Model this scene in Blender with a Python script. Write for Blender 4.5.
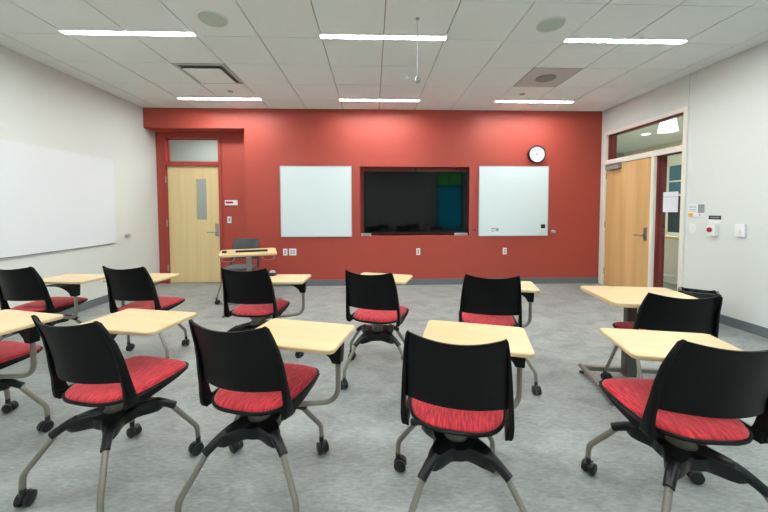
import bpy, bmesh, math, random
from mathutils import Vector, Matrix
random.seed(4)
for o in list(bpy.data.objects): bpy.data.objects.remove(o)
S = bpy.context.scene
C = S.collection
PI = math.pi
R = math.radians

# ------------------------------------------------------------------ camera
cam_d = bpy.data.cameras.new('camera')
cam = bpy.data.objects.new('camera', cam_d); C.objects.link(cam)
cam_d.sensor_width = 36; cam_d.lens = 327.2 * 36 / 768
cam_d.shift_y = -(256 - 222.7) / 768
cam_d.clip_start = 0.05
yaw, pitch, roll = .0346, .0415, -.0023
CAM_H = 1.32
fw = Vector((math.sin(yaw) * math.cos(pitch), math.cos(yaw) * math.cos(pitch), -math.sin(pitch)))
rt = Vector((math.cos(yaw), -math.sin(yaw), 0)); up = rt.cross(fw)
r2 = rt * math.cos(roll) + up * math.sin(roll); u2 = -rt * math.sin(roll) + up * math.cos(roll)
M = Matrix(((r2.x, u2.x, -fw.x, 0), (r2.y, u2.y, -fw.y, 0), (r2.z, u2.z, -fw.z, CAM_H), (0, 0, 0, 1)))
cam.matrix_world = M
S.camera = cam

# ------------------------------------------------------------------ world, light levels, exposure
w = bpy.data.worlds.new('world'); S.world = w; w.use_nodes = True
nt = w.node_tree; bg = nt.nodes['Background']
sky = nt.nodes.new('ShaderNodeTexSky'); sky.sky_type = 'HOSEK_WILKIE'; sky.turbidity = 3
sky.sun_direction = Vector((.3, .5, .8)).normalized()
nt.links.new(sky.outputs[0], bg.inputs[0]); bg.inputs[1].default_value = 16.0
S.view_settings.view_transform = 'Standard'
S.view_settings.look = 'None'
S.view_settings.exposure = 0.42
S.view_settings.gamma = 1
S.view_settings.use_curve_mapping = False
STRIP_E = 92.0            # emission of each ceiling light strip
STRIP_COL = (.95, .995, .99)

# ------------------------------------------------------------------ materials
def srgb(r, g, b):
    f = lambda c: c / 12.92 if c <= .04045 else ((c + .055) / 1.055) ** 2.4
    return (f(r / 255), f(g / 255), f(b / 255), 1)
def mat(name, col, rough=.5, metal=0, spec=.5, bump=None, var=None, coat=0):
    """bump=(scale,strength,dist); var=(scale_xyz, amount, detail) multiplies the colour by noise"""
    m = bpy.data.materials.new(name); m.use_nodes = True
    n = m.node_tree.nodes; l = m.node_tree.links; b = n['Principled BSDF']
    b.inputs['Base Color'].default_value = col
    b.inputs['Roughness'].default_value = rough
    b.inputs['Metallic'].default_value = metal
    b.inputs['Specular IOR Level'].default_value = spec
    b.inputs['Coat Weight'].default_value = coat
    tc = n.new('ShaderNodeTexCoord')
    if var:
        sc, amt, det = var
        mp = n.new('ShaderNodeMapping'); mp.inputs['Scale'].default_value = sc
        l.new(tc.outputs['Object'], mp.inputs[0])
        nz = n.new('ShaderNodeTexNoise'); nz.inputs['Scale'].default_value = 1; nz.inputs['Detail'].default_value = det
        nz.inputs['Distortion'].default_value = .6
        l.new(mp.outputs[0], nz.inputs['Vector'])
        mr = n.new('ShaderNodeMapRange'); mr.inputs['From Min'].default_value = .3; mr.inputs['From Max'].default_value = .7
        mr.inputs['To Min'].default_value = 1 - amt; mr.inputs['To Max'].default_value = 1 + amt
        l.new(nz.outputs[0], mr.inputs[0])
        mx = n.new('ShaderNodeVectorMath'); mx.operation = 'SCALE'
        mx.inputs[0].default_value = col[:3]; l.new(mr.outputs[0], mx.inputs['Scale'])
        l.new(mx.outputs[0], b.inputs['Base Color'])
    if bump:
        nz2 = n.new('ShaderNodeTexNoise'); nz2.inputs['Scale'].default_value = bump[0]; nz2.inputs['Detail'].default_value = 3
        l.new(tc.outputs['Object'], nz2.inputs['Vector'])
        bp = n.new('ShaderNodeBump'); bp.inputs['Strength'].default_value = bump[1]; bp.inputs['Distance'].default_value = bump[2]
        l.new(nz2.outputs[0], bp.inputs['Height']); l.new(bp.outputs[0], b.inputs['Normal'])
    return m
def emis(name, col, s):
    m = bpy.data.materials.new(name); m.use_nodes = True
    b = m.node_tree.nodes['Principled BSDF']
    b.inputs['Base Color'].default_value = (.8, .8, .8, 1)
    b.inputs['Emission Color'].default_value = col; b.inputs['Emission Strength'].default_value = s
    return m
def glass(name, tint=(.93, .96, .95, 1), gl=1.0):
    m = bpy.data.materials.new(name); m.use_nodes = True
    n = m.node_tree.nodes; l = m.node_tree.links
    n.remove(n['Principled BSDF'])
    tr = n.new('ShaderNodeBsdfTransparent'); tr.inputs[0].default_value = tint
    g = n.new('ShaderNodeBsdfGlossy'); g.inputs['Roughness'].default_value = .02
    lw = n.new('ShaderNodeLayerWeight'); lw.inputs[0].default_value = .5
    p5 = n.new('ShaderNodeMath'); p5.operation = 'POWER'; p5.inputs[1].default_value = 5
    l.new(lw.outputs['Facing'], p5.inputs[0])
    fr = n.new('ShaderNodeMath'); fr.operation = 'MULTIPLY_ADD'; fr.inputs[1].default_value = .9; fr.inputs[2].default_value = .03
    l.new(p5.outputs[0], fr.inputs[0])
    mx = n.new('ShaderNodeMixShader')
    l.new(fr.outputs[0], mx.inputs[0]); l.new(tr.outputs[0], mx.inputs[1]); l.new(g.outputs[0], mx.inputs[2])
    l.new(mx.outputs[0], n['Material Output'].inputs[0])
    return m
m_white = mat('painted wall', srgb(217, 221, 216), .6, var=((.6, .6, .6), .012, 2), bump=(180, .05, .002))
m_red = mat('red wall paint', srgb(170, 70, 58), .5, bump=(180, .05, .002), spec=.4)
m_redtrim = mat('red trim paint', srgb(164, 60, 50), .35)
m_maroon = mat('maroon frame paint', srgb(142, 50, 52), .35)
m_ceil = mat('ceiling tile', srgb(236, 243, 240), .85, bump=(350, .12, .002), spec=.2)
m_ceilgap = mat('ceiling gap', srgb(172, 165, 160), .8)
m_base = mat('rubber baseboard', srgb(104, 112, 115), .45)
m_trim = mat('white trim', srgb(232, 230, 218), .35)
m_wb = mat('whiteboard', srgb(220, 231, 233), .12, spec=.5)
m_wb_left = mat('whiteboard wall', srgb(228, 233, 236), .14, spec=.5)
m_alu = mat('aluminium', srgb(190, 192, 195), .35, .9)
m_steel = mat('brushed steel', srgb(160, 160, 158), .35, .9)
m_tube = mat('silver painted tube', srgb(136, 131, 121), .4, .35)
m_black = mat('black plastic', srgb(9, 11, 11), .5, spec=.2, bump=(600, .08, .001))
m_blackg = mat('glossy black plastic', srgb(20, 22, 25), .28)
m_hub = mat('black hub plastic', srgb(12, 15, 18), .34, spec=.35)
m_rubber = mat('caster black', srgb(22, 23, 26), .35)
m_screen = mat('tv screen', srgb(4, 6, 6), .06, spec=.3)
m_whitepl = mat('white plastic', srgb(232, 233, 232), .35)
m_greypl = mat('grey plastic', srgb(150, 153, 156), .4)
m_speaker = mat('speaker grille', srgb(186, 200, 186), .8, bump=(900, .3, .002))
m_darktile = mat('grey ceiling panel', srgb(190, 188, 185), .7)
m_darkgr = mat('grey grille', srgb(140, 139, 135), .8)
m_redpl = mat('red button', srgb(150, 20, 40), .3)
m_yel = mat('yellow sticker', srgb(240, 190, 60), .5)
m_ink = mat('ink', srgb(60, 60, 75), .6)
m_paper = mat('paper', srgb(225, 227, 236), .7)
m_grayfab = mat('grey fabric', srgb(88, 92, 94), .9, bump=(500, .4, .002), var=((60, 60, 60), .15, 3))
m_greyshell = mat('dark grey plastic', srgb(52, 58, 60), .45)
m_glass = glass('clear glass')
m_bag = mat('bin liner', srgb(18, 18, 20), .22, bump=(28, .8, .02))
m_cream = mat('cream wall', srgb(225, 222, 205), .6)
m_grey = mat('grey wall', srgb(178, 182, 178), .6)

def wood(name, c1, c2, axis, rough=.35, s=1.0, spread=.5):
    m = bpy.data.materials.new(name); m.use_nodes = True
    n = m.node_tree.nodes; l = m.node_tree.links; b = n['Principled BSDF']
    tc = n.new('ShaderNodeTexCoord'); mp = n.new('ShaderNodeMapping')
    sc = [14 * s, 14 * s, 14 * s]; sc['xyz'.index(axis)] = .9 * s
    mp.inputs['Scale'].default_value = sc
    l.new(tc.outputs['Object'], mp.inputs[0])
    nz = n.new('ShaderNodeTexNoise'); nz.inputs['Scale'].default_value = 1; nz.inputs['Detail'].default_value = 5
    nz.inputs['Distortion'].default_value = .3
    l.new(mp.outputs[0], nz.inputs['Vector'])
    cr = n.new('ShaderNodeValToRGB')
    cr.color_ramp.elements[0].position = .5 - spread / 2; cr.color_ramp.elements[0].color = c1
    cr.color_ramp.elements[1].position = .5 + spread / 2; cr.color_ramp.elements[1].color = c2
    l.new(nz.outputs[0], cr.inputs[0]); l.new(cr.outputs[0], b.inputs['Base Color'])
    b.inputs['Roughness'].default_value = rough
    return m
m_dkcol = mat('dark grey metal', srgb(92, 88, 84), .4, .5)
m_maple = wood('maple laminate', srgb(204, 178, 132), srgb(216, 194, 152), 'x', .32)
m_door_l = wood('maple door veneer', srgb(220, 192, 138), srgb(232, 208, 160), 'z', .4, .6)
m_door_r = wood('birch door veneer', srgb(202, 156, 98), srgb(226, 186, 130), 'z', .38, .35, .35)

# red upholstery: fine streaks of darker and lighter red
m_seat = bpy.data.materials.new('red upholstery'); m_seat.use_nodes = True
def _():
    n = m_seat.node_tree.nodes; l = m_seat.node_tree.links; b = n['Principled BSDF']
    tc = n.new('ShaderNodeTexCoord'); mp = n.new('ShaderNodeMapping'); mp.inputs['Scale'].default_value = (190, 18, 18)
    l.new(tc.outputs['Object'], mp.inputs[0])
    nz = n.new('ShaderNodeTexNoise'); nz.inputs['Scale'].default_value = 1; nz.inputs['Detail'].default_value = 3
    l.new(mp.outputs[0], nz.inputs['Vector'])
    cr = n.new('ShaderNodeValToRGB')
    cr.color_ramp.elements[0].position = .38; cr.color_ramp.elements[0].color = srgb(146, 22, 36)
    cr.color_ramp.elements[1].position = .66; cr.color_ramp.elements[1].color = srgb(216, 52, 63)
    l.new(nz.outputs[0], cr.inputs[0]); l.new(cr.outputs[0], b.inputs['Base Color'])
    b.inputs['Roughness'].default_value = .9; b.inputs['Sheen Weight'].default_value = .15
    bp = n.new('ShaderNodeBump'); bp.inputs['Strength'].default_value = .4; bp.inputs['Distance'].default_value = .002
    l.new(nz.outputs[0], bp.inputs['Height']); l.new(bp.outputs[0], b.inputs['Normal'])
_()
# marbled vinyl floor
m_floor = bpy.data.materials.new('marbled vinyl'); m_floor.use_nodes = True
def _():
    n = m_floor.node_tree.nodes; l = m_floor.node_tree.links; b = n['Principled BSDF']
    tc = n.new('ShaderNodeTexCoord')
    def nz(sc, scale, det, dist):
        mp = n.new('ShaderNodeMapping'); mp.inputs['Scale'].default_value = sc; mp.inputs['Rotation'].default_value = (0, 0, .5)
        l.new(tc.outputs['Object'], mp.inputs[0])
        z = n.new('ShaderNodeTexNoise'); z.inputs['Scale'].default_value = scale; z.inputs['Detail'].default_value = det
        z.inputs['Distortion'].default_value = dist; z.inputs['Roughness'].default_value = .6
        l.new(mp.outputs[0], z.inputs['Vector']); return z
    a = nz((1, 1.6, 1), 3.2, 7, .8); c = nz((1, 3, 1), 26, 4, .4)
    mx = n.new('ShaderNodeMath'); mx.operation = 'MULTIPLY_ADD'; mx.inputs[1].default_value = .45
    l.new(c.outputs[0], mx.inputs[0]); 
    m2 = n.new('ShaderNodeMath'); m2.operation = 'MULTIPLY'; m2.inputs[1].default_value = .55
    l.new(a.outputs[0], m2.inputs[0]); l.new(m2.outputs[0], mx.inputs[2])
    cr = n.new('ShaderNodeValToRGB')
    cr.color_ramp.elements[0].position = .36; cr.color_ramp.elements[0].color = srgb(122, 126, 124)
    cr.color_ramp.elements[1].position = .64; cr.color_ramp.elements[1].color = srgb(166, 169, 166)
    l.new(mx.outputs[0], cr.inputs[0]); l.new(cr.outputs[0], b.inputs['Base Color'])
    b.inputs['Roughness'].default_value = .42; b.inputs['Specular IOR Level'].default_value = .4
    bp = n.new('ShaderNodeBump'); bp.inputs['Strength'].default_value = .12; bp.inputs['Distance'].default_value = .003
    l.new(c.outputs[0], bp.inputs['Height']); l.new(bp.outputs[0], b.inputs['Normal'])
_()

# ------------------------------------------------------------------ mesh helpers
def box(bm, x0, x1, y0, y1, z0, z1):
    v = [bm.verts.new((x, y, z)) for x in (x0, x1) for y in (y0, y1) for z in (z0, z1)]
    for f in ((0, 1, 3, 2), (4, 6, 7, 5), (0, 4, 5, 1), (2, 3, 7, 6), (0, 2, 6, 4), (1, 5, 7, 3)):
        bm.faces.new([v[i] for i in f])
def ring_stack(bm, rings, cap0=True, cap1=True, closed=True):
    vs = [[bm.verts.new(p) for p in r] for r in rings]
    n = len(vs[0])
    for a, b in zip(vs, vs[1:]):
        for i in range(n if closed else n - 1):
            bm.faces.new((a[i], a[(i + 1) % n], b[(i + 1) % n], b[i]))
    if cap0: bm.faces.new(list(reversed(vs[0])))
    if cap1: bm.faces.new(vs[-1])
    return vs
def lathe(bm, prof, n=24, c=(0, 0, 0)):
    rings = [[(c[0] + r * math.cos(2 * PI * i / n), c[1] + r * math.sin(2 * PI * i / n), c[2] + z) for i in range(n)] for r, z in prof]
    ring_stack(bm, rings)
def smooth_path(pts, rad=.05, seg=6):
    """round the corners of a polyline"""
    P = [Vector(p) for p in pts]; out = [P[0]]
    for i in range(1, len(P) - 1):
        a = P[i - 1] - P[i]; b = P[i + 1] - P[i]
        d = min(rad, a.length * .48, b.length * .48)
        s = P[i] + a.normalized() * d; e = P[i] + b.normalized() * d
        for k in range(seg + 1):
            t = k / seg; out.append((1 - t) ** 2 * s + 2 * t * (1 - t) * P[i] + t * t * e)
    out.append(P[-1]); return out
def tube(bm, pts, r, n=12, rad=.05, r1=None):
    P = smooth_path(pts, rad) if len(pts) > 2 else [Vector(p) for p in pts]
    up0 = Vector((0, 0, 1)); rings = []
    t = (P[1] - P[0]).normalized()
    nrm = t.cross(up0) if abs(t.dot(up0)) < .95 else t.cross(Vector((1, 0, 0)))
    nrm.normalize()
    for i, p in enumerate(P):
        t2 = (P[min(i + 1, len(P) - 1)] - P[max(i - 1, 0)]).normalized()
        nrm = (nrm - t2 * nrm.dot(t2)).normalized(); bn = t2.cross(nrm)
        rr = r if r1 is None else r + (r1 - r) * i / (len(P) - 1)
        rings.append([p + nrm * rr * math.cos(2 * PI * k / n) + bn * rr * math.sin(2 * PI * k / n) for k in range(n)])
    ring_stack(bm, rings)
def prism(bm, pts, z0, z1):
    ring_stack(bm, [[(x, y, z0) for x, y in pts], [(x, y, z1) for x, y in pts]])
def rrect(x0, x1, y0, y1, r, n=5):
    out = []
    for cx, cy, a in ((x1 - r, y1 - r, 0), (x0 + r, y1 - r, 90), (x0 + r, y0 + r, 180), (x1 - r, y0 + r, 270)):
        for k in range(n + 1):
            t = R(a + 90 * k / n); out.append((cx + r * math.cos(t), cy + r * math.sin(t)))
    return out
def finish(name, bm, m, parent=None, loc=(0, 0, 0), rz=0, smooth=True, bevel=0):
    bmesh.ops.recalc_face_normals(bm, faces=bm.faces)
    if bevel:
        es = [e for e in bm.edges if len(e.link_faces) == 2 and e.calc_face_angle(0) > .6]
        bmesh.ops.bevel(bm, geom=es, offset=bevel, segments=2, affect='EDGES', clamp_overlap=True)
    me = bpy.data.meshes.new(name); bm.to_mesh(me); bm.free()
    ms = m if isinstance(m, (list, tuple)) else [m]
    for x in ms: me.materials.append(x)
    if smooth:
        for p in me.polygons: p.use_smooth = True
        me.set_sharp_from_angle(angle=R(38))
    o = bpy.data.objects.new(name, me); C.objects.link(o)
    o.location = loc; o.rotation_euler = (0, 0, rz)
    if parent: o.parent = parent
    return o
def B(name, dims, m, parent=None, bevel=0, loc=(0, 0, 0), rz=0):
    bm = bmesh.new()
    for d in (dims if isinstance(dims[0], (list, tuple)) else [dims]): box(bm, *d)
    return finish(name, bm, m, parent, loc, rz, bevel=bevel)
def struct(o, label=None):
    o['kind'] = 'structure'
    if label: o['label'] = label
    return o
def tag(o, label, cat, group=None):
    o['label'] = label; o['category'] = cat
    if group: o['group'] = group
    return o
def thing(name, label, cat, loc=(0, 0, 0), rz=0, group=None):
    o = bpy.data.objects.new(name, None); C.objects.link(o); o.empty_display_size = .1
    o.location = loc; o.rotation_euler = (0, 0, rz)
    return tag(o, label, cat, group)
def area(name, parent, loc, sx, sy, W, col, rot=(0, 0, 0)):
    d = bpy.data.lights.new(name, 'AREA'); d.shape = 'RECTANGLE'; d.size = sx; d.size_y = sy; d.energy = W; d.color = col
    o = bpy.data.objects.new(name, d); C.objects.link(o); o.location = loc; o.rotation_euler = rot
    if parent: o.parent = parent
    return o
def text_mesh(bm, s, size, place):
    cu = bpy.data.curves.new('t', 'FONT'); cu.body = s; cu.size = size; cu.align_x = 'CENTER'; cu.align_y = 'CENTER'
    ob = bpy.data.objects.new('t', cu); C.objects.link(ob)
    dg = bpy.context.evaluated_depsgraph_get(); dg.update()
    me = bpy.data.meshes.new_from_object(ob.evaluated_get(dg))
    bpy.data.objects.remove(ob); bpy.data.curves.remove(cu)
    off = len(bm.verts); vs = [bm.verts.new(place(v.co)) for v in me.vertices]
    for p in me.polygons:
        try: bm.faces.new([vs[i] for i in p.vertices])
        except ValueError: pass
    bpy.data.meshes.remove(me)

# ------------------------------------------------------------------ the room
XL, XR, YB, YA, YR, HC = -3.80, 4.00, 5.63, 5.93, -1.70, 3.01
T = .6096; GX = .114; GY = 5.15           # ceiling grid
AX = -2.15; AZ = 2.68                     # alcove right side, soffit height
DL0, DL1 = -3.625, -2.73                  # left door leaf
RY0, RY1 = 4.095, 5.50                     # opening in the right wall
struct(B('floor', (-6, 10, YR - .3, 12, -.1, 0), m_floor))

# ceiling: tiles with tegular gaps over a darker backing
bm = bmesh.new()
box(bm, XL - .1, XR + .1, YR - .1, YA + .2, HC + .012, HC + .1)
for f in bm.faces: f.material_index = 1
vent = (2, 1); grille = (9, 1)            # (column, row) left open for the diffuser / the grey panel
xs = [XL + .001] + [GX + (c - 6) * T for c in range(0, 13)] + [XR - .001]
rows = list(range(-9, 5))
for i in range(len(xs) - 1):
    for r in rows:
        c = i - 1
        if (c, r) in (vent, grille): continue
        y0 = GY - (3 - r) * T; y1 = min(y0 + T, YB + .05)
        if y1 < YR: continue
        y0 = max(y0, YR)
        strip0 = (r % 3 == 0) and (c in (1, 2, 5, 6, 9, 10)); strip1 = ((r + 1) % 3 == 0) and (c in (1, 2, 5, 6, 9, 10))
        if strip0: y0 += .036 - (.035 if r == 0 else 0)
        if strip1: y1 -= .036 + (.035 if r == -1 else 0)
        gx = .0055; gy = .0034
        box(bm, xs[i] + (gx if i else 0), xs[i + 1] - gx, y0 + gy, y1 - gy, HC, HC + .013)
cl = finish('ceiling', bm, [m_ceil, m_ceilgap], smooth=False)
struct(cl)

# red back wall with door alcove and television recess
bm = bmesh.new()
TX0, TX1, TZ0, TZ1 = -.215, 1.675, .862, 2.045
box(bm, AX, TX0, YB, YA, 0, HC + .05)
box(bm, TX0, TX1, YB, YA, 0, TZ0)
box(bm, TX0, TX1, YB, YA, TZ1, HC + .05)
box(bm, TX0, TX1, YB + .16, YA, TZ0, TZ1)
box(bm, TX1, XR, YB, YA, 0, HC + .05)
box(bm, XL, AX, YB, YA, AZ, HC + .05)
box(bm, XL - .02, DL0 - .055, YA, YA + .12, 0, HC + .12)
box(bm, DL1 + .055, AX + .05, YA, YA + .12, 0, HC + .12)
box(bm, DL0 - .055, DL1 + .055, YA, YA + .12, 2.62, HC + .12)
bmesh.ops.remove_doubles(bm, verts=bm.verts, dist=.0001)
struct(finish('wall_back', bm, m_red, smooth=False))
struct(B('wall_left', (XL - .12, XL, YR, YA, 0, HC + .05), m_white))
bm = bmesh.new()
box(bm, XR, XR + .12, YR, RY0, 0, 3.2)
box(bm, XR, XR + .12, RY1, YA, 0, 3.2)
box(bm, XR, XR + .12, RY0, RY1, 2.57, 3.2)
struct(finish('wall_right', bm, m_white, smooth=False))
struct(B('trim_1', (XR - .0015, XR + .001, 4.055, 4.059, 2.62, HC), m_grey))   # panel joint above the door frame
WX0, WX1, WZ0, WZ1 = 2.55, 3.60, .48, 2.80
bm = bmesh.new()
box(bm, XL, WX0, YR - .15, YR, 0, HC + .05); box(bm, WX1, XR, YR - .15, YR, 0, HC + .05)
box(bm, WX0, WX1, YR - .15, YR, 0, WZ0); box(bm, WX0, WX1, YR - .15, YR, WZ1, HC + .05)
struct(finish('wall_rear', bm, m_white, smooth=False))

# baseboards
def bb(name, segs): struct(B(name, segs, m_base, bevel=0.002))
bb('baseboard_back', [(AX, XR - .012, YB - .01, YB, 0, .105)])
bb('baseboard_left', [(XL, XL + .01, YR, YA - .01, 0, .105)])
bb('baseboard_right', [(XR - .01, XR, YR, RY0 - .045, 0, .105)])
bb('baseboard_alcove', [(DL1 + .06, AX, YA - .01, YA, 0, .105), (AX - .01, AX, YB, YA - .01, 0, .105)])

# rear window (reflected in the television): clear top lights above a blue shade
w1 = struct(B('window_1', [(WX0, WX1, YR - .1, YR - .05, WZ0, WZ0 + .05), (WX0, WX1, YR - .1, YR - .05, WZ1 - .05, WZ1),
     (WX0, WX0 + .05, YR - .1, YR - .05, WZ0, WZ1), (WX1 - .05, WX1, YR - .1, YR - .05, WZ0, WZ1),
     (WX0, WX1, YR - .1, YR - .05, 2.24, 2.29), (3.05, 3.10, YR - .1, YR - .05, 2.29, WZ1)], m_ink))
B('pane', (WX0, WX1, YR - .08, YR - .074, WZ0, WZ1), m_glass, w1)
m_shade = bpy.data.materials.new('blue shade'); m_shade.use_nodes = True
_n = m_shade.node_tree.nodes; _l = m_shade.node_tree.links
_t = _n.new('ShaderNodeBsdfTranslucent'); _t.inputs[0].default_value = srgb(70, 215, 235)
_l.new(_t.outputs[0], _n['Material Output'].inputs[0])
B('window_shade', (WX0 + .05, WX1 - .05, YR - .045, YR - .043, WZ0 + .04, 2.25), m_shade, w1)

# ------------------------------------------------------------------ right-hand door, side light and transom
FX0, FX1 = XR - .022, XR + .165
MY0, MY1 = 4.515, 4.570                    # mullion between side light and door
LZ = 2.055                                  # leaf top
def frame_pieces(x0, x1):
    return [(x0, x1, RY0 - .045, RY0 + .012, 0, 2.615), (x0, x1, RY1 - .012, RY1 + .045, 0, 2.615),
            (x0, x1, RY0 + .012, RY1 - .012, 2.56, 2.615), (x0, x1, RY0 + .012, RY1 - .012, LZ + .005, LZ + .085),
            (x0, x1, MY0, MY1, 0, LZ + .005), (x0, x1, RY0 + .012, MY0, 0, .09)]
t1 = struct(B('trim_2', frame_pieces(FX0, XR + .02), m_trim, bevel=.003))
struct(B('trim_3', [(XR + .02, FX1, a + (0 if a > 4.2 else .045), b - (0.045 if b > 5.5 else 0), c, d) if (b - a) < .1 else (XR + .02, FX1, a, b, c, d)
     for _, _, a, b, c, d in frame_pieces(0, 1)], m_maroon))
d1 = struct(B('door_1', (XR - .004, XR + .040, MY1 + .004, RY1 - .016, .012, LZ), m_door_r, bevel=.002))
for z in (.25, 1.05, 1.87):
    B('hinge', [(XR - .016, XR - .003, RY1 - .022, RY1 + .002, z - .055, z + .055)], m_steel, d1, .002)
bm = bmesh.new()
box(bm, XR - .014, XR - .004, 4.625, 4.675, .85, 1.04)
tube(bm, [(XR - .014, 4.65, .925), (XR - .062, 4.65, .925), (XR - .062, 4.79, .925)], .0095, 10, .02)
finish('door_handle', bm, m_steel, d1)
cl = B('door_closer', [(XR - .065, XR - .004, 5.14, 5.44, 1.965, 2.035)], m_greypl, d1, .006)
B('closer_arm', [(XR - .040, XR - .026, 5.12, 5.50, 2.055, 2.068), (XR - .045, XR - .02, 5.15, 5.19, 2.04, 2.068)], m_alu, cl, .002)
w2 = struct(B('window_2', [(XR + .045, XR + .06, RY0 + .012, MY0, .09, .105), (XR + .045, XR + .06, RY0 + .012, MY0, LZ - .012, LZ + .005),
      (XR + .045, XR + .06, RY0 + .012, RY0 + .03, .1, LZ), (XR + .045, XR + .06, MY0 - .012, MY0, .1, LZ)], m_maroon))
B('pane', (XR + .050, XR + .056, RY0 + .012, MY0, .09, LZ + .005), m_glass, w2)
w3 = struct(B('window_3', [(XR + .045, XR + .06, RY0 + .012, RY1 - .012, LZ + .085, LZ + .10), (XR + .045, XR + .06, RY0 + .012, RY1 - .012, 2.545, 2.56),
      (XR + .045, XR + .06, RY0 + .012, RY0 + .027, LZ + .085, 2.56), (XR + .045, XR + .06, RY1 - .027, RY1 - .012, LZ + .085, 2.56)], m_maroon))
B('pane', (XR + .050, XR + .056, RY0 + .012, RY1 - .012, LZ + .085, 2.56), m_glass, w3)
n_ = tag(B('paper_notice', (XR + .044, XR + .0455, 4.205, 4.43, 1.27, 1.545), m_paper), 'white paper notice taped to the glass side light beside the right-hand door', 'notice')
B('header_line', (XR + .0432, XR + .0442, 4.21, 4.425, 1.475, 1.48), m_greypl, n_)

# lobby beyond the right-hand door
LX0, LX1 = XR + .12, 8.3
struct(B('wall_lobby', [(LX1, LX1 + .1, 1, 8.05, 0, 3.2), (LX1, LX1 + .1, 9.0, 11.5, 0, 3.2), (LX1, LX1 + .1, 8.05, 9.0, 2.55, 3.2),
                        (LX1, LX1 + .1, 8.05, 9.0, 0, .6), (LX0, LX1, 1, 1.1, 0, 3.2), (LX0, LX1 + .1, 11.5, 11.6, 0, 3.2), (LX0 - .12, LX0, YA, 11.5, 0, 3.2)], m_cream))
struct(B('ceiling_lobby', (LX0, LX1, 1, 11.5, 3.15, 3.25), m_ceil))
struct(B('trim_4', (6.4, 8.3, 10.6, 11.5, 2.2, 3.15), m_grey))
struct(B('wall_low', [(5.15, 5.27, 4.4, 7.2, .17, .80), (5.15, 5.27, 4.4, 7.2, .05, .13)], m_whitepl))
struct(B('trim_5', (5.13, 5.29, 4.38, 7.22, .80, .835), m_door_l))
w4 = struct(B('window_4', [(LX1 + .01, LX1 + .06, 8.05, 9.0, 2.5, 2.55), (LX1 + .01, LX1 + .06, 8.05, 9.0, 2.05, 2.09), (LX1 + .01, LX1 + .06, 8.05, 9.0, 1.66, 1.72),
      (LX1 + .01, LX1 + .06, 8.95, 9.0, .6, 2.55), (LX1 + .01, LX1 + .06, 8.05, 8.1, .6, 2.55), (LX1 + .01, LX1 + .06, 8.05, 9.0, .6, .66)], m_cream))
m_tint = mat('blue evening glass', srgb(60, 105, 118), .15, spec=.5)
m_tint2 = mat('dark teal glass', srgb(30, 48, 50), .2)
B('pane', (LX1 + .03, LX1 + .04, 8.05, 9.0, 1.7, 2.55), m_tint, w4)
B('lower_pane', (LX1 + .03, LX1 + .04, 8.05, 9.0, .6, 1.7), m_tint2, w4)
pl = thing('pendant_lamp', 'large white glowing conical pendant lamp seen through the transom above the right-hand door', 'lamp', (5.60, 6.08, 2.775))
bm = bmesh.new(); lathe(bm, [(.158, 0), (.155, .003), (.112, .24), (.108, .272)], 28)
finish('lamp_shade', bm, emis('lamp glow', (1, .93, .96, 1), 1.0), pl)
bm = bmesh.new(); tube(bm, [(0, 0, .272), (0, 0, .42)], .006, 8)
finish('lamp_stem', bm, m_whitepl, pl)
bm = bmesh.new(); lathe(bm, [(.085, 0), (.085, .012)], 24)
tag(finish('downlight', bm, emis('downlight glow', (1, 1, 1, 1), 2.5), loc=(6.72, 7.9, 3.136)), 'round recessed downlight glowing in the lobby ceiling, seen through the transom', 'light')
area('lobby_light', None, (6.2, 6.5, 3.1), 2.2, 4.0, 130, (.96, 1, .93))

# ------------------------------------------------------------------ left-hand door in the alcove
RF = m_redtrim
DZ = 2.085
def lframe(y0, y1):
    a, b = DL0 - .004, DL1 + .004
    return [(a - .055, a, y0, y1, 0, 2.625), (b, b + .055, y0, y1, 0, 2.625), (a, b, y0, y1, 2.57, 2.625), (a, b, y0, y1, DZ + .006, DZ + .075)]
struct(B('trim_6', lframe(YA - .02, YA + .13), RF, bevel=.003))
vx0, vx1, vz0, vz1 = -3.145, -2.945, 1.13, 1.875
bm = bmesh.new()
y0, y1 = YA + .02, YA + .064
box(bm, DL0, vx0, y0, y1, .012, DZ); box(bm, vx1, DL1, y0, y1, .012, DZ)
box(bm, vx0, vx1, y0, y1, .012, vz0); box(bm, vx0, vx1, y0, y1, vz1, DZ)
bmesh.ops.remove_doubles(bm, verts=bm.verts, dist=.0001)
d2 = struct(finish('door_2', bm, m_door_l, smooth=False))
gf = B('vision_pane', (vx0, vx1, y0 + .016, y0 + .022, vz0, vz1), m_glass, d2)
B('vision_bead', [(vx0, vx0 + .01, y0 - .003, y0 + .02, vz0, vz1), (vx1 - .01, vx1, y0 - .003, y0 + .02, vz0, vz1),
   (vx0, vx1, y0 - .003, y0 + .02, vz0, vz0 + .01), (vx0, vx1, y0 - .003, y0 + .02, vz1 - .01, vz1)], m_door_l, d2)
for z in (.28, 1.08, 1.85):
    B('hinge', [(DL0 - .02, DL0 + .006, YA - .026, YA - .016, z - .06, z + .06)], m_steel, d2, .002)
bm = bmesh.new()
box(bm, -2.815, -2.755, y0 - .010, y0, .84, 1.07)
tube(bm, [(-2.785, y0 - .01, .915), (-2.785, y0 - .062, .915), (-2.93, y0 - .062, .915)], .010, 10, .02)
finish('door_handle', bm, m_steel, d2)
w5 = struct(B('window_5', [(DL0 - .004, DL0 + .012, YA + .05, YA + .07, DZ + .075, 2.57), (DL1 - .012, DL1 + .004, YA + .05, YA + .07, DZ + .075, 2.57),
      (DL0, DL1, YA + .05, YA + .07, DZ + .075, DZ + .09), (DL0, DL1, YA + .05, YA + .07, 2.555, 2.57)], RF))
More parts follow.
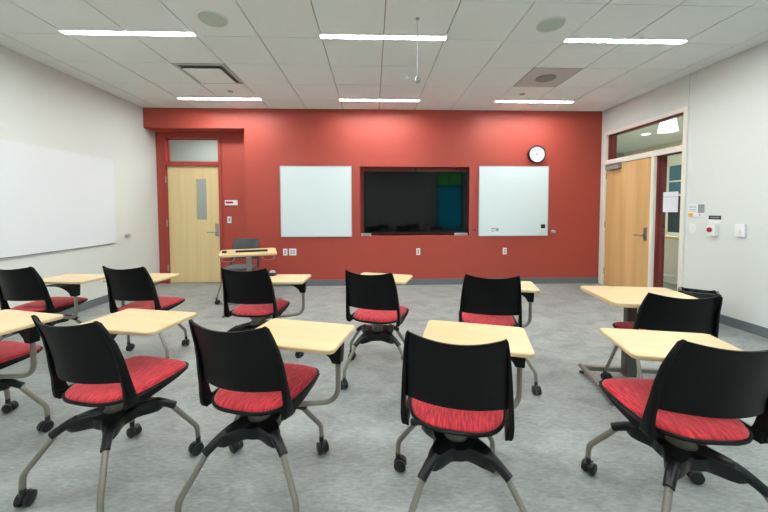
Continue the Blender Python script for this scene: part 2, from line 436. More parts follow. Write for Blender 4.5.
B('pane', (DL0, DL1, YA + .057, YA + .063, DZ + .08, 2.565), m_glass, w5)
# corridor behind it
struct(B('wall_corridor', [(-5.5, -1.4, 7.6, 7.7, 0, 3.1), (-5.5, -5.4, 6.0, 7.6, 0, 3.1), (-1.5, -1.4, 5.931, 7.6, 0, 3.1), (-5.5, XL - .02, 5.931, 6.05, 0, 3.1)], m_grey))
struct(B('ceiling_corridor', (-5.5, -1.4, 6.05, 7.7, 3.05, 3.12), m_ceil))
area('corridor_light', None, (-3.2, 6.7, 3.0), 1.6, .5, 34, (.97, 1, .98))

# ------------------------------------------------------------------ ceiling fittings
m_diff = emis('light diffuser', STRIP_COL + (1,), STRIP_E)
places = {(0, 0): 'left', (0, 1): 'middle', (0, 2): 'right'}
rowname = {5.15: 'nearest the red wall', 3.286: 'in the row further from the red wall', 1.49: 'above the viewer', -.34: 'behind the viewer'}
LIGHTS = []
for ly in (5.15, 3.286, 1.49, -.34):
    for k, cx in enumerate((GX - 4 * T, GX, GX + 4 * T)):
        side = ('left', 'middle', 'right')[k]
        lt = thing('ceiling_light', 'glowing ceiling light strip, %s of the three %s' % (side, rowname[ly]), 'light', (cx, ly, HC), 0, 'linear ceiling lights')
        hl = .615
        B('light_housing', [(-hl - .006, hl + .006, -.037, -.031, -.006, .010), (-hl - .006, hl + .006, .031, .037, -.006, .010), (-hl - .006, -hl, -.031, .031, -.006, .010), (hl, hl + .006, -.031, .031, -.006, .010)], m_whitepl, lt)
        B('diffuser', (-hl, hl, -.031, .031, .002, .006), m_diff, lt)

def disc(name, x, y, r, t, m, label, cat, group=None, rim=None):
    bm = bmesh.new(); lathe(bm, [(r, 0), (r, -t * .6), (r * .94, -t)], 32)
    o = tag(finish(name, bm, m, loc=(x, y, HC)), label, cat, group)
    return o
for x, y, lab in ((GX - 2.5 * T, 3.02, 'round pale green-grey speaker grille in the ceiling, left of the near lights'),
                  (GX + 2.5 * T, 3.02, 'round pale green-grey speaker grille in the ceiling, right of the near lights')):
    sp = thing('ceiling_speaker', lab, 'speaker', (x, y, HC), 0, 'round ceiling speakers')
    bm = bmesh.new(); lathe(bm, [(.118, 0), (.116, -.008), (.108, -.010)], 32); finish('grille', bm, m_speaker, sp)
    bm = bmesh.new()
    n = 32; ring_stack(bm, [[(r * math.cos(2 * PI * i / n), r * math.sin(2 * PI * i / n), z) for i in range(n)] for r, z in ((.118, .0), (.126, 0), (.126, -.007), (.118, -.009))], False, False)
    finish('rim', bm, m_whitepl, sp)
# grey panel with round grille, in its own grid bay
gx = GX + 3.5 * T; gy = GY - 1.5 * T
gp = thing('ceiling_panel', 'grey square ceiling panel with a round dark grille, before the right far light', 'ceiling panel', (gx, gy, HC))
B('panel', (-T / 2 + .004, T / 2 - .004, -T / 2 + .003, T / 2 - .003, -.001, .012), m_darktile, gp)
bm = bmesh.new(); lathe(bm, [(.125, -.001), (.12, -.009), (.10, -.012)], 32); finish('grille', bm, m_darkgr, gp)
# plaque diffuser
vx = GX - 3.5 * T; vy = GY - 1.5 * T
vt = thing('air_vent', 'square white air diffuser with a dark slot around its plaque, set in the ceiling', 'air vent', (vx, vy, HC))
h = T / 2
B('vent_frame', [(-h + .004, h - .004, -h + .004, -h + .045, -.004, .012), (-h + .004, h - .004, h - .045, h - .004, -.004, .012),
                 (-h + .004, -h + .045, -h + .045, h - .045, -.004, .012), (h - .045, h - .004, -h + .045, h - .045, -.004, .012)], m_darktile, vt)
bm = bmesh.new()
ring_stack(bm, [[(x, y, z) for x, y in rrect(-a, a, -a, a, .03)] for a, z in ((h - .05, -.003), (h - .06, .004), (h - .10, .011))], False, True)
finish('vent_cavity', bm, mat('vent cavity', srgb(120, 116, 112), .7), vt)
bm = bmesh.new(); prism(bm, rrect(-h + .083, h - .083, -h + .083, h - .083, .02), -.028, -.020)
finish('plaque', bm, m_ceil, vt)
# hanging microphone, detector and covers
mi = thing('hanging_microphone', 'small white microphone hanging on a thin cord from the ceiling', 'microphone', (.404, 2.965, HC))
bm = bmesh.new(); tube(bm, [(0, 0, 0), (0, 0, -.50)], .0035, 8); finish('cord', bm, m_whitepl, mi)
bm = bmesh.new(); lathe(bm, [(.018, 0), (.016, -.008)], 16); finish('ceiling_mount', bm, m_greypl, mi)
bm = bmesh.new(); lathe(bm, [(.004, -.495), (.012, -.51), (.026, -.535), (.027, -.55), (.018, -.562), (.003, -.566)], 16); finish('microphone_head', bm, m_greypl, mi)
bm = bmesh.new(); lathe(bm, [(.055, 0), (.053, -.014), (.04, -.024)], 24)
tag(finish('smoke_detector', bm, m_ceil, loc=(.415, 4.29, HC)), 'small round white detector on the ceiling beside the hanging microphone', 'detector')
for x, lab in ((-2.03, 'left'), (2.215, 'right')):
    bm = bmesh.new(); lathe(bm, [(.042, 0), (.042, -.004)], 20)
    tag(finish('sprinkler_cover', bm, m_ceilgap, loc=(x, 4.83, HC)), 'small flat round sprinkler cover beside the %s far ceiling light' % lab, 'sprinkler cover', 'sprinkler covers')

# ------------------------------------------------------------------ boards and television
def board(name, x0, x1, z0, z1, label):
    o = thing(name, label, 'whiteboard', ((x0 + x1) / 2, YB, z0))
    hw = (x1 - x0) / 2; H = z1 - z0
    B('board', (-hw + .006, hw - .006, -.014, -.001, .006, H - .006), m_wb, o)
    B('board_frame', [(-hw, hw, -.018, -.001, 0, .012), (-hw, hw, -.018, -.001, H - .012, H), (-hw, -hw + .012, -.018, -.001, .012, H - .012), (hw - .012, hw, -.018, -.001, .012, H - .012)], m_alu, o, .001)
    return o
board('whiteboard', -1.565, -.355, .845, 2.055, 'square whiteboard on the red wall left of the television')
board('whiteboard', 1.835, 3.065, .845, 2.06, 'square whiteboard on the red wall right of the television, below the clock')
o = thing('whiteboard', 'long frameless whiteboard on the white left-hand wall', 'whiteboard', (XL, 3.72, .825))
bm = bmesh.new()
ring_stack(bm, [[(x, y, z) for y, z in rrect(-1.23, 1.23, 0, 1.22, .02)] for x in (.001, .016)]); finish('board', bm, m_wb_left, o)
B('lower_edge', (.001, .02, -1.225, 1.225, -.004, .006), m_greypl, o, .001)

tv = thing('television', 'large black flat television set in the recess of the red wall', 'television', (.75, YB + .02, .905))
bm = bmesh.new(); prism(bm, rrect(-.905, .905, 0, .05, .008), 0, 1.065); finish('casing', bm, m_blackg, tv)
B('screen', (-.893, .893, -.003, .001, .018, 1.053), m_screen, tv)
B('wall_bracket', (-.3, .3, .05, .139, .2, .8), m_black, tv)
wc = thing('webcam', 'small black webcam on top of the television', 'webcam', (.745, YB + .045, 1.972))
B('mount', (-.03, .03, -.015, .015, -.0005, .010), m_blackg, wc, .003)
bm = bmesh.new()
ring_stack(bm, [[(r * math.cos(2 * PI * i / 16), y, .028 + r * math.sin(2 * PI * i / 16)) for i in range(16)] for r, y in ((.018, .015), (.022, 0), (.022, -.018), (.012, -.022))]); finish('lens_housing', bm, m_blackg, wc)
for x0, x1, sd in ((-.20, -.03, 'left'), (1.43, 1.655, 'right')):
    q = tag(B('cable_box', (x0, x1, YB + .008, YB + .07, TZ0 + .0005, TZ0 + .036), m_whitepl, bevel=.003), 'flat white box in the lower %s corner of the television recess' % sd, 'box', 'white boxes under the television')
    B('face_panel', (x0 + .012, x1 - .012, YB + .0065, YB + .009, TZ0 + .008, TZ0 + .029), m_greypl, q)
rc = thing('cable_clip', 'small black clip with a cable on the red wall between television and right whiteboard', 'clip', (1.765, YB, .955))
B('clip', (-.022, .022, -.02, -.0005, -.014, .014), m_blackg, rc, .004)
bm = bmesh.new(); tube(bm, [(-.02, -.006, .003), (-.05, -.005, .008), (-.085, -.005, .006)], .0025, 6); finish('cable', bm, m_blackg, rc)
# holder and sticker on the right board
er = thing('magnetic_eraser', 'black and white magnetic holder at the lower right corner of the right whiteboard', 'eraser', (2.965, YB - .018, .93))
B('holder', (-.045, .045, -.03, 0, -.005, .05), m_whitepl, er, .004)
B('eraser', (-.034, .034, -.035, -.002, .05, .12), m_blackg, er, .006)
st = tag(B('board_sticker', (2.045, 2.21, YB - .0157, YB - .0142, .905, 1.01), m_paper), 'small pale sticker at the lower left of the right whiteboard', 'sticker')
B('print', [(2.06, 2.125, YB - .0165, YB - .0157, .965, .99), (2.135, 2.195, YB - .0165, YB - .0157, .93, .985), (2.06, 2.12, YB - .0165, YB - .0157, .925, .945)], m_greypl, st)

# clock
ck = thing('wall_clock', 'round white wall clock with a black rim on the red wall', 'clock', (2.842, YB, 2.262))
def ylathe(bm, prof, n=40):
    ring_stack(bm, [[(r * math.cos(2 * PI * i / n), y, r * math.sin(2 * PI * i / n)) for i in range(n)] for r, y in prof])
bm = bmesh.new(); n = 40
ring_stack(bm, [[(r * math.cos(2 * PI * i / n), y, r * math.sin(2 * PI * i / n)) for i in range(n)] for r, y in ((.150, 0), (.152, -.035), (.146, -.042), (.136, -.040), (.134, -.028))], True, False)
finish('clock_rim', bm, m_blackg, ck)
bm = bmesh.new(); ylathe(bm, [(.136, -.020), (.136, -.027)]); finish('clock_face', bm, m_whitepl, ck)
for k in range(1, 13):
    a = R(90 - 30 * k); bm = bmesh.new()
    text_mesh(bm, str(k), .034, lambda v, a=a: (.108 * math.cos(a) + v.x, -.0275, .108 * math.sin(a) + v.y))
    finish('numeral', bm, m_ink, ck, smooth=False)
def hand(bm, deg, L, wd, y):
    d = Vector((math.sin(R(deg)), 0, math.cos(R(deg)))); p = Vector((d.z, 0, -d.x))
    v = [bm.verts.new(q) for q in (-d * .02 - p * wd + Vector((0, y, 0)), d * L - p * wd * .5 + Vector((0, y, 0)), d * L + p * wd * .5 + Vector((0, y, 0)), -d * .02 + p * wd + Vector((0, y, 0)))]
    f = bm.faces.new(v); g = bmesh.ops.extrude_face_region(bm, geom=[f]); bmesh.ops.translate(bm, vec=(0, -.001, 0), verts=[e for e in g['geom'] if isinstance(e, bmesh.types.BMVert)])
for nm, dg, L, wd, y in (('hour_hand', 321, .065, .005, -.029), ('minute_hand', 268, .10, .0035, -.031)):
    bm = bmesh.new(); hand(bm, dg, L, wd, y); finish(nm, bm, m_blackg, ck, smooth=False)

# ------------------------------------------------------------------ wall plates, signs, controls
def outlet_y(x, z, wd, label, group='white outlets on the red wall', Y=YB, name='wall_outlet', toggles=1, cat='outlet'):
    o = thing(name, label, cat, (x, Y, z), 0, group)
    B('cover_plate', (-wd / 2, wd / 2, -.007, -.0003, -.058, .058), m_whitepl, o, .002)
    for t in range(toggles):
        cx = (t - (toggles - 1) / 2) * .046
        if name == 'wall_outlet':
            for dz in (-.02, .02):
                B('socket', (cx - .015, cx + .015, -.009, -.006, dz - .014, dz + .014), m_greypl, o, .001)
        else: B('rocker', (cx - .013, cx + .013, -.011, -.006, -.028, .028), m_greypl, o, .001)
outlet_y(-1.497, .59, .075, 'narrow white outlet low on the red wall, left of the double one')
outlet_y(-1.37, .59, .125, 'wide double white outlet low on the red wall below the left whiteboard', toggles=2)
outlet_y(.789, .582, .07, 'single white outlet on the red wall below the television')
outlet_y(2.308, .582, .07, 'single white outlet on the red wall below the right whiteboard')
outlet_y(-2.553, 1.135, .075, 'white light switch on the red alcove wall right of the left-hand door', None, YA, 'light_switch', cat='switch')
rd = thing('room_control', 'white framed room control with a red strip, above the switch in the alcove', 'control panel', (-2.512, YA, 1.44))
B('control_case', (-.11, .11, -.02, -.0005, -.045, .045), m_whitepl, rd, .004)
B('red_strip', (-.095, .035, -.022, -.019, -.015, .022), m_redpl, rd)
def knob(name, loc, normal, label):
    o = thing(name, label, 'door stop', loc)
    nx, ny = normal; bm = bmesh.new(); n = 20; rings = []
    for r, d in ((.03, .0005), (.03, .008), (.018, .014), (.016, .03), (.026, .042), (.026, .056), (.012, .064)):
        rings.append([(nx * d + (-ny) * r * math.cos(2 * PI * i / n), ny * d + nx * r * math.cos(2 * PI * i / n), r * math.sin(2 * PI * i / n)) for i in range(n)])
    ring_stack(bm, rings); finish('knob', bm, m_alu, o)
knob('door_stop', (3.156, YB, .92), (0, -1), 'round silver wall knob on the red wall right of the right whiteboard')
knob('door_stop', (XL, 5.165, .92), (1, 0), 'round silver wall knob on the white left-hand wall beyond the long whiteboard')
# right wall
X = XR
sg = thing('room_sign', 'white and grey room sign with a yellow square beside the side light', 'sign', (X, 3.905, 1.295))
B('sign_panel', (-.008, -.0005, -.105, .105, -.08, .08), m_whitepl, sg, .002)
B('yellow_square', (-.0092, -.0075, .045, .1, -.075, -.035), m_yel, sg)
B('grey_block', (-.0092, -.0075, -.1, -.02, -.03, .075), m_greypl, sg)
B('print_lines', [(-.0090, -.0075, .0, .095, z, z + .006) for z in (.05, .035, .01, -.01)] + [(-.0090, -.0075, -.05, -.035, -.065, -.04)], m_greypl, sg)
s2 = thing('light_switch', 'white light switch on the white wall below the room sign', 'switch', (X, 3.945, 1.075))
B('cover_plate', (-.007, -.0005, -.038, .038, -.058, .058), m_whitepl, s2, .002)
B('rocker', (-.011, -.006, -.013, .013, -.028, .028), m_trim, s2, .001)
al = thing('alarm_button', 'white wall box with a round red button under a dark strip sign', 'alarm button', (X, 3.69, 1.07))
B('button_case', (-.045, -.0005, -.05, .05, -.07, .06), m_whitepl, al, .006)
bm = bmesh.new(); n = 20
ring_stack(bm, [[(x, r * math.cos(2 * PI * i / n) + .012, r * math.sin(2 * PI * i / n) + .0) for i in range(n)] for r, x in ((.028, -.044), (.028, -.055), (.018, -.060))])
finish('red_button', bm, m_redpl, al)
al2 = thing('strip_sign', 'small white strip sign with a dark header above the red button box', 'sign', (X, 3.685, 1.19))
B('sign_panel', (-.005, -.0005, -.07, .07, -.05, .045), m_whitepl, al2, .001)
B('dark_header', (-.0062, -.0045, -.07, .07, 0, .045), m_ink, al2)
B('header_print', [(-.0068, -.006, -.045, .045, .018, .028)], m_greypl, al2)
th = thing('thermostat', 'white thermostat with a round dial alone on the white right-hand wall', 'thermostat', (X, 3.405, 1.08))
B('thermostat_case', (-.03, -.0005, -.052, .052, -.07, .07), m_whitepl, th, .006)
bm = bmesh.new()
ring_stack(bm, [[(x, r * math.cos(2 * PI * i / n) + .005, r * math.sin(2 * PI * i / n) - .01) for i in range(n)] for r, x in ((.024, -.029), (.022, -.040))])
finish('dial', bm, m_trim, th)

# ------------------------------------------------------------------ tablet-arm chairs
def outline(s, n=40, y0=-.162, y1=.262, grow=0):
    """seat outline, superellipse with a narrower rounder rear"""
    out = []
    for i in range(n):
        t = 2 * PI * i / n; c, sn = math.cos(t), math.sin(t)
        e = 2 / 5.6 if sn > 0 else 2 / 2.9
        x = math.copysign(abs(c) ** e, c); y = math.copysign(abs(sn) ** e, sn)
        yy = (y0 + y1) / 2 + y * ((y1 - y0) / 2 + grow) * s
        f = (yy - y0) / (y1 - y0)
        hw = .190 + .018 * max(0, min(1, f)) + grow
        out.append((x * hw * s, yy))
    return out
def zc(y): return .470 + .08 * max(0, y) ** 2 + .10 * max(0, -y) ** 2
def cushion_mesh():
    bm = bmesh.new(); rings = []
    for s, dz in ((.12, .012), (.35, .012), (.6, .011), (.8, .009), (.9, .005), (.96, -.001), (.985, -.009), (.985, -.018), (.95, -.024)):
        rings.append([(x, y, zc(y) + dz + .012) for x, y in outline(s)])
    ring_stack(bm, rings); return bm
def shell_mesh():
    bm = bmesh.new(); rings = []
    for s, dz in ((.93, -.002), (1.012, .003), (1.034, -.002), (1.025, -.012), (.93, -.020), (.8, -.029), (.6, -.037), (.35, -.041), (.1, -.042)):
        rings.append([(x, y, zc(y) + dz * (1.0 if y < .05 else max(.55, 1 - 1.6 * (y - .05)))) for x, y in outline(s)])
    ring_stack(bm, rings); return bm
def back_y(x, z):
    t = (z - .55) / .31
    return -.175 - .022 * t - .056 * t * t + .052 * (x / .18) ** 2
TOPZ = [0]
def back_mesh():
    bm = bmesh.new(); nx, nz = 16, 10; th = .009
    def P(i, j, side):
        u = -1 + 2 * i / nx; v = j / nz
        zt = .842 + TOPZ[0] + .018 * u * u; zb = .570 - .008 * u * u
        z = zb + (zt - zb) * v
        hw = .197 - .008 * v - .016 * v ** 3
        x = u * hw
        return (x, back_y(x, z) + side * th / 2, z)
    F = [[bm.verts.new(P(i, j, 1)) for j in range(nz + 1)] for i in range(nx + 1)]
    K = [[bm.verts.new(P(i, j, -1)) for j in range(nz + 1)] for i in range(nx + 1)]
    for i in range(nx):
        for j in range(nz):
            bm.faces.new((F[i][j], F[i + 1][j], F[i + 1][j + 1], F[i][j + 1])); bm.faces.new((K[i][j], K[i][j + 1], K[i + 1][j + 1], K[i + 1][j]))
    for i in range(nx):
        bm.faces.new((F[i][0], K[i][0], K[i + 1][0], F[i + 1][0])); bm.faces.new((F[i][nz], F[i + 1][nz], K[i + 1][nz], K[i][nz]))
    for j in range(nz):
        bm.faces.new((F[0][j], F[0][j + 1], K[0][j + 1], K[0][j])); bm.faces.new((F[nx][j], K[nx][j], K[nx][j + 1], F[nx][j + 1]))
    return bm
def upright_mesh(s):
    """side post: grows out of the seat shell, hugs the panel's edge and rises to its top corner"""
    bm = bmesh.new(); rings = []
    #      x     y     z    half-depth  half-thick
    K = [(.203, -.088, .442, .034, .009), (.207, -.094, .456, .031, .010), (.209, -.102, .49, .025, .010), (.208, -.110, .54, .020, .009),
         (.205, -.122, .60, .018, .008), (.201, -.134, .67, .015, .007), (.195, -.152, .74, .013, .006), (.188, -.176, .80, .011, .005), (.180, -.197, .850, .009, .004), (.174, -.207, .863, .006, .003)]
    for x, y, z, hd, ht in K:
        z += TOPZ[0] * (z - .44) / .41
        r = []
        for a, b in ((-1, -.8), (-.8, -1), (.8, -1), (1, -.8), (1, .8), (.8, 1), (-.8, 1), (-1, .8)):
            r.append((s * (x + a * ht), y + b * hd, z))
        rings.append(r)
    ring_stack(bm, rings)
    # fin running forward along the shell edge
    rings = []
    for y, zt, zb, x in ((-.118, .476, .436, .198), (-.03, .470, .430, .206), (.06, .468, .438, .207), (.15, .470, .448, .206), (.22, .472, .460, .200)):
        rings.append([(s * (x - .012), y, zb), (s * (x + .006), y, zb + .004), (s * (x + .008), y, zt - .004), (s * (x - .006), y, zt)])
    ring_stack(bm, rings)
    return bm
def hub_mesh():
    bm = bmesh.new(); n = 64
    def rr(t, R0, R1, pw):
        return R0 + (R1 - R0) * abs(math.cos(2 * (t - PI / 4))) ** pw
    rings = []
    for R0, R1, z, pw in ((.045, .10, .352, 3), (.085, .17, .354, 5), (.094, .185, .348, 6), (.096, .187, .305, 7), (.088, .178, .296, 7), (.06, .12, .298, 5)):
        ring = []
        for i in range(n):
            t = 2 * PI * i / n; r = rr(t, R0, R1, pw)
            drop = .008 * max(0, (r - .11) / .08)
            ring.append((r * math.cos(t), r * math.sin(t), z - drop))
        rings.append(ring)
    ring_stack(bm, rings)
    for k in range(4):                       # sockets
        a = PI / 4 + k * PI / 2; c, s = math.cos(a), math.sin(a)
        tube(bm, [(.15 * c, .15 * s, .338), (.19 * c, .19 * s, .322), (.238 * c, .238 * s, .292)], .0215, 12, .03, .0185)
    return bm
def leg_mesh():                               # along local +y
    bm = bmesh.new()
    tube(bm, [(0, .215, .306), (0, .336, .146), (0, .339, .085)], .0125, 12, .022)
    return bm
def caster_mesh():
    bm = bmesh.new(); n = 22
    for x0, x1 in ((-.027, -.007), (.007, .027)):
        e = .003; rings = []
        for x, r in ((x0, .024), (x0 + e, .0295), (x1 - e, .0295), (x1, .024)):
            rings.append([(x, -.012 + r * math.cos(2 * PI * i / n), .0305 + r * math.sin(2 * PI * i / n)) for i in range(n)])
        ring_stack(bm, rings)
    tube(bm, [(-.0285, -.012, .0305), (.0285, -.012, .0305)], .0135, 14)
    # hood and stem
    rings = []
    for x in (-.0062, .0062):
        rings.append([(x, -.012 + .033 * math.cos(R(a)), .0315 + .033 * math.sin(R(a))) for a in range(0, 181, 20)])
    ring_stack(bm, rings)
    tube(bm, [(0, .0, .05), (0, 0, .092)], .0125, 12)
    return bm
def collar_mesh():
    bm = bmesh.new(); lathe(bm, [(.052, .335), (.052, .352), (.044, .356), (.044, .402), (.06, .406), (.062, .435)], 28); return bm
TBX, TBY = .49, .33
def tablet_mesh(s, off=(.205, 0)):
    bm = bmesh.new(); cx = -s * off[0]; cy = off[1]
    P = rrect(cx - TBX / 2, cx + TBX / 2, cy - TBY / 2, cy + TBY / 2, .028)
    Q = rrect(cx - TBX / 2 + .004, cx + TBX / 2 - .004, cy - TBY / 2 + .004, cy + TBY / 2 - .004, .024)
    ring_stack(bm, [[(x, y, .690) for x, y in Q], [(x, y, .694) for x, y in P], [(x, y, .706) for x, y in P], [(x, y, .710) for x, y in Q]])
    return bm
def bracket_mesh(s):
    bm = bmesh.new(); rings = []
    # gusset profile in xz, swept in y
    prof = [(.024, .6885), (.024, .655), (.019, .582), (-.022, .582), (-.034, .606), (-.060, .630), (-.105, .652), (-.17, .668), (-.17, .6885)]
    for y, k in ((-.022, 1), (.022, 1)):
        rings.append([(s * x, y, z) for x, z in prof])
    ring_stack(bm, rings)
    for y0 in (-.1, .06):                     # mounting plate ears
        box(bm, min(-s * .17, s * .0), max(-s * .17, s * .0), y0, y0 + .04, .684, .6895)
    box(bm, min(-s * .17, -s * .12), max(-s * .17, -s * .12), -.1, .1, .684, .6895)
    return bm
def arm_mesh(L):                              # along local +x, from column to post
    bm = bmesh.new()
    tube(bm, [(.03, 0, .392), (L - .0, 0, .388), (L, 0, .60)], .0125, 14, .075)
    box(bm, -.035, .075, -.03, .03, .376, .400)
    return bm
def meshof(bm, name, m):
    o = finish(name, bm, m); me = o.data; bpy.data.objects.remove(o); return me
ME = {}
def once(key, f, m):
    if key not in ME: ME[key] = meshof(f(), key, m)
    return ME[key]
def inst(name, me, parent, loc=(0, 0, 0), rz=0):
    o = bpy.data.objects.new(name, me); C.objects.link(o); o.parent = parent; o.location = loc; o.rotation_euler = (0, 0, rz); return o
def tablet_chair(label, x, y, base, seat, post, taz, side, ctw, off=None):
    t = thing('tablet_arm_chair', label, 'chair', (x, y, 0), 0, 'classroom chairs with writing tablets')
    b = -R(base)
    inst('base_hub', once('base_hub', hub_mesh, m_hub), t, rz=b)
    for k in range(4):
        lg = inst('leg', once('leg', leg_mesh, m_tube), t, rz=b + PI / 4 + k * PI / 2)
        inst('caster', once('caster', caster_mesh, m_rubber), lg, (0, .339, 0), ctw[k] if k < len(ctw) else random.uniform(0, 6.28))
    inst('swivel_collar', once('swivel_collar', collar_mesh, m_tube), t)
    sa = -R(seat)
    inst('seat_shell', once('seat_shell', shell_mesh, m_black), t, rz=sa)
    inst('seat_cushion', once('seat_cushion', cushion_mesh, m_seat), t, rz=sa)
    inst('backrest', once('backrest', back_mesh, m_black), t, rz=sa)
    for s in (-1, 1): inst('side_post', once('side_post%d' % s, lambda: upright_mesh(s), m_black), t, rz=sa)
    dx, dy = post[0] - x, post[1] - y; L = math.hypot(dx, dy)
    inst('tablet_arm', meshof(arm_mesh(L), 'tablet_arm', m_tube), t, rz=math.atan2(dy, dx))
    tb = inst('writing_tablet', once('writing_tablet%d%s' % (side, off or ''), lambda: tablet_mesh(side, off or (.205, 0)), m_maple), t, (dx, dy, 0), -R(taz))
    inst('bracket', once('bracket%d' % side, lambda: bracket_mesh(side), m_black), tb)
    return t
CH = [
 ('black chair with red seat in the front row, centre, squarely back to the viewer', .355, 1.36, 2, 16, (.69, 1.49), 17, 1, (.6, 1.0, 2.2, 1.2)),
 ('front-row black chair with red seat left of the centre one, tablet on its right', -.535, 1.52, 3, 16, (-.17, 1.56), 15, 1, (.3, .9, 2.0, 1.4)),
 ('second front-row black chair from the left edge, red seat turned to the right', -1.255, 1.61, 18, 15, (-1.51, 1.89), 12, -1, (.8, 1.2, 2.4, .5)),
 ('front-row black chair with red seat, cut off by the left edge of the photo', -2.27, 1.86, 24, 18, (-1.905, 1.87), 15, 1, (1.2, .5, 2.0, .9), (.153, -.06)),
 ('front-row black chair at the right corner, its red seat pointing to the left', 1.275, 1.275, 7, 5, (1.56, 1.365), 12.5, 1, (1.4, .2, .9, 2.2)),
 ('second-row black chair with red seat, in front of the instructor table', -.985, 2.78, 25, 7, (-.62, 2.91), 3, 1, (.2, .7, 1.2, 2.2)),
 ('second-row black chair with red seat, below the left part of the television', .035, 2.59, 2, 20, (-.105, 2.99), 19, -1, (.5, 1.3, 2.0, .4)),
 ('second-row black chair with red seat, below the right edge of the television', .875, 2.43, -13, 13, (1.255, 2.54), 15, 1, (.5, 1.3, 2.0, .4)),
 ('second-row black chair with red seat, before the maple door on the left', -2.00, 2.915, -13, 8, (-2.30, 3.06), 6, -1, (.9, 1.5, 2.0, .7)),
 ('second-row black chair furthest left, red seat, below the long left-hand whiteboard', -2.92, 2.95, -16, 6, (-2.55, 2.87), 6, 1, (.3, 1.1, 2.0, .4), (.156, .135)),
]
for c in CH: tablet_chair(*c)

# ------------------------------------------------------------------ four-legged chairs
def straight_leg(sx, sy):
    bm = bmesh.new()
    tube(bm, [(sx * .185, sy * .09 + .02, .440), (sx * .205, sy * .30 + .02, .075)], .011, 12)
    return bm
def side_chair(name, label, x, y, az, shell, fabric, top=0):
    TOPZ[0] = top
    t = thing(name, label, 'chair', (x, y, 0), -R(az))
    finish('seat_shell', shell_mesh(), shell, t); finish('seat_cushion', cushion_mesh(), fabric, t)
    finish('backrest', back_mesh(), shell, t)
    for s in (-1, 1): finish('side_post', upright_mesh(s), shell, t)
    bm = bmesh.new()
    for s in (-1, 1):
        tube(bm, [(-.187, s * .10 + .02, .428), (.187, s * .10 + .02, .428)], .010, 10)
    finish('seat_frame', bm, m_tube, t)
    for sx in (-1, 1):
        for sy in (-1, 1):
            lg = finish('leg', straight_leg(sx, sy), m_tube, t)
            cs = finish('caster', caster_mesh(), m_rubber, lg, (sx * .206, sy * .305 + .02, 0), random.uniform(0, 6))
side_chair('four_leg_chair', 'black armless chair pushed under the table at the right, near the waste bin', 1.895, 2.045, 16, m_black, m_seat, -.05)
side_chair('four_leg_chair', 'dark grey armless chair behind the instructor table, facing the room', -1.95, 4.90, 184, m_greyshell, m_grayfab, .02)

# ------------------------------------------------------------------ tables
def table(name, label, x, y, az, wd, dp, tilt, col_back, m_col, shift=0):
    t = thing(name, label, 'table', (x, y, 0), -R(az))
    bm = bmesh.new()
    P = rrect(-wd / 2, wd / 2, -dp / 2, dp / 2, .045)
    Q = rrect(-wd / 2 + .004, wd / 2 - .004, -dp / 2 + .004, dp / 2 - .004, .041)
    ring_stack(bm, [[(a, b, -.014) for a, b in Q], [(a, b, -.010) for a, b in P], [(a, b, .010) for a, b in P], [(a, b, .014) for a, b in Q]])
    tp = finish('tabletop', bm, m_maple, t, (0, 0, .705 if not tilt else .745)); tp.rotation_euler[0] = R(tilt)
    cy = col_back
    bm = bmesh.new(); prism(bm, rrect(shift - .040, shift + .040, cy - .045, cy + .03, .012), .05, .42)
    finish('lower_column', bm, m_col, t)
    bm = bmesh.new(); prism(bm, rrect(shift - .034, shift + .034, cy - .037, cy + .024, .01), .42, .68)
    finish('upper_column', bm, m_col, t)
    B('top_support', [(-.16, .16, cy - .14, cy - .11, .667, .6905), (-.16, .16, cy + .01, cy + .04, .667, .6905), (-.03, .03, cy - .14, cy + .04, .667, .6905)], m_black, t) if not tilt else B('top_support', [(-.22, .22, cy - .015, cy + .015, .69, .722)], m_black, t)
    bm = bmesh.new(); box(bm, shift - .04, shift + .04, cy - .02, cy + .06, .040, .052); box(bm, -wd / 2 + .06, wd / 2 + .065, cy + .045, cy + .085, .040, .072)
    finish('crossbar', bm, m_tube, t, bevel=.004)
    for s in (-1, 1):
        bm = bmesh.new(); xx = s * (wd / 2 - .06) if s < 0 else wd / 2 + .065
        fp = [(xx, cy + .11 - k * (.47 / 6), .055 - .030 * abs((k / 6) * 2 - .45) ** 2 * .6) for k in range(7)]
        tube(bm, fp, .019, 12)
        ft = finish('foot', bm, m_tube, t)
        bm = bmesh.new()
        for q in (fp[0], fp[-1]): lathe(bm, [(.016, 0), (.018, .006), (.016, .014)], 14, (q[0], q[1] + (-.02 if q is fp[0] else .02), 0))
        finish('glide', bm, m_rubber, ft)
    return t
table('height_adjustable_table', 'maple topped table with a grey column at the right, in front of the wooden door', 1.88, 2.20, 9, .62, .49, 0, .20, m_dkcol, .04)
it = table('instructor_table', 'small maple instructor table with a tilted top, in front of the red wall', -1.66, 4.42, -20, .70, .40, 4, .02, m_steel)
for s in (-1, 1):
    bm = bmesh.new()
    tube(bm, [(s * .30, -.10, .712), (s * .33, -.10, .655), (s * .20, -.10, .645), (s * .16, -.10, .70)], .004, 8, .04)
    finish('bag_hook', bm, m_steel, it)
def put(o, dx, dy):                             # rest a thing on the tilted top
    a = R(20); t = R(4)
    o.location = (-1.66 + dx * math.cos(a) - dy * math.cos(t) * math.sin(a), 4.42 + dx * math.sin(a) + dy * math.cos(t) * math.cos(a), .745 + .0146 / math.cos(t) + dy * math.sin(t))
    o.rotation_euler = (t, 0, a)
bx = tag(B('sound_bar', (-.20, .20, -.022, .022, 0, .022), m_blackg, bevel=.004), 'long thin dark bar lying on the tilted instructor table', 'bar')
put(bx, .04, -.03)
sm = tag(B('control_box', (-.030, .030, -.022, .022, 0, .026), m_blackg, bevel=.006), 'small black box at the left end of the instructor table top', 'box')
put(sm, -.29, -.03)
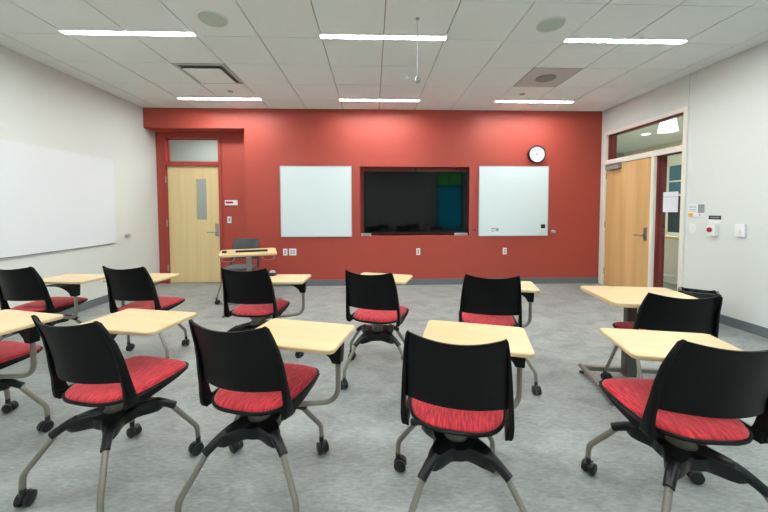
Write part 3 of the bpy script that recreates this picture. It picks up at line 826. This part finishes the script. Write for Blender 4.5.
# small round gadget on the far edge of the second-row tablet
pk = thing('round_gadget', 'small dark round gadget with a grey dome at the far edge of a second-row tablet', 'gadget', (-.925, 3.03, .7102), 0)
bm = bmesh.new(); lathe(bm, [(.030, 0), (.035, .006), (.034, .022), (.028, .030)], 24); finish('gadget_base', bm, m_blackg, pk)
bm = bmesh.new(); lathe(bm, [(.027, .029), (.024, .040), (.014, .048), (.003, .050)], 24); finish('dome', bm, m_greypl, pk)

# ------------------------------------------------------------------ waste bin
wb = thing('waste_bin', 'black waste bin with a black liner by the white right-hand wall', 'bin', (3.60, 3.46, 0), R(-40))
bm = bmesh.new()
def rr(a, b, r, z): return [(x, y, z) for x, y in rrect(-a, a, -b, b, r)]
ring_stack(bm, [rr(.115, .09, .03, .004), rr(.15, .115, .035, .385), rr(.157, .122, .037, .387), rr(.157, .122, .037, .398), rr(.146, .111, .033, .398), rr(.146, .111, .033, .385), rr(.113, .088, .028, .02)])
finish('bin_body', bm, m_black, wb)
bm = bmesh.new()
def wob(a, b, r, z, k):
    out = []
    for i, (x, y) in enumerate(rrect(-a, a, -b, b, r)):
        d = 1 + .03 * math.sin(i * 2.1 + k); out.append((x * d, y * d, z + .006 * math.sin(i * 1.7 + k * 2)))
    return out
ring_stack(bm, [wob(.160, .125, .038, .335, 0), wob(.164, .129, .038, .385, .4), wob(.161, .126, .038, .408, .8), wob(.140, .105, .033, .408, 1), wob(.130, .098, .03, .335, 2), wob(.11, .085, .03, .26, 3)], False, True)
finish('bin_liner', bm, m_bag, wb)

# ------------------------------------------------------------------ foliage outside the rear window
m_leaf = mat('green foliage', srgb(90, 200, 70), .6, var=((6, 6, 6), .5, 4))
bm = bmesh.new(); bmesh.ops.create_icosphere(bm, subdivisions=5, radius=1)
from mathutils import noise
for v in bm.verts:
    n3 = noise.noise(v.co * 3.1) * .35 + noise.noise(v.co * 9) * .12
    v.co = v.co * (1 + n3); v.co.x *= 2.6; v.co.z *= 1.7
fo = tag(finish('tree_crown', bm, m_leaf, loc=(3.4, YR - 4.2, 3.3)), 'green tree foliage outside the window, seen only mirrored in the television', 'tree')
bm = bmesh.new(); tube(bm, [(0, 0, -3.35), (.1, 0, -1.0)], .16, 12, r1=.11); finish('trunk', bm, m_door_l, fo)
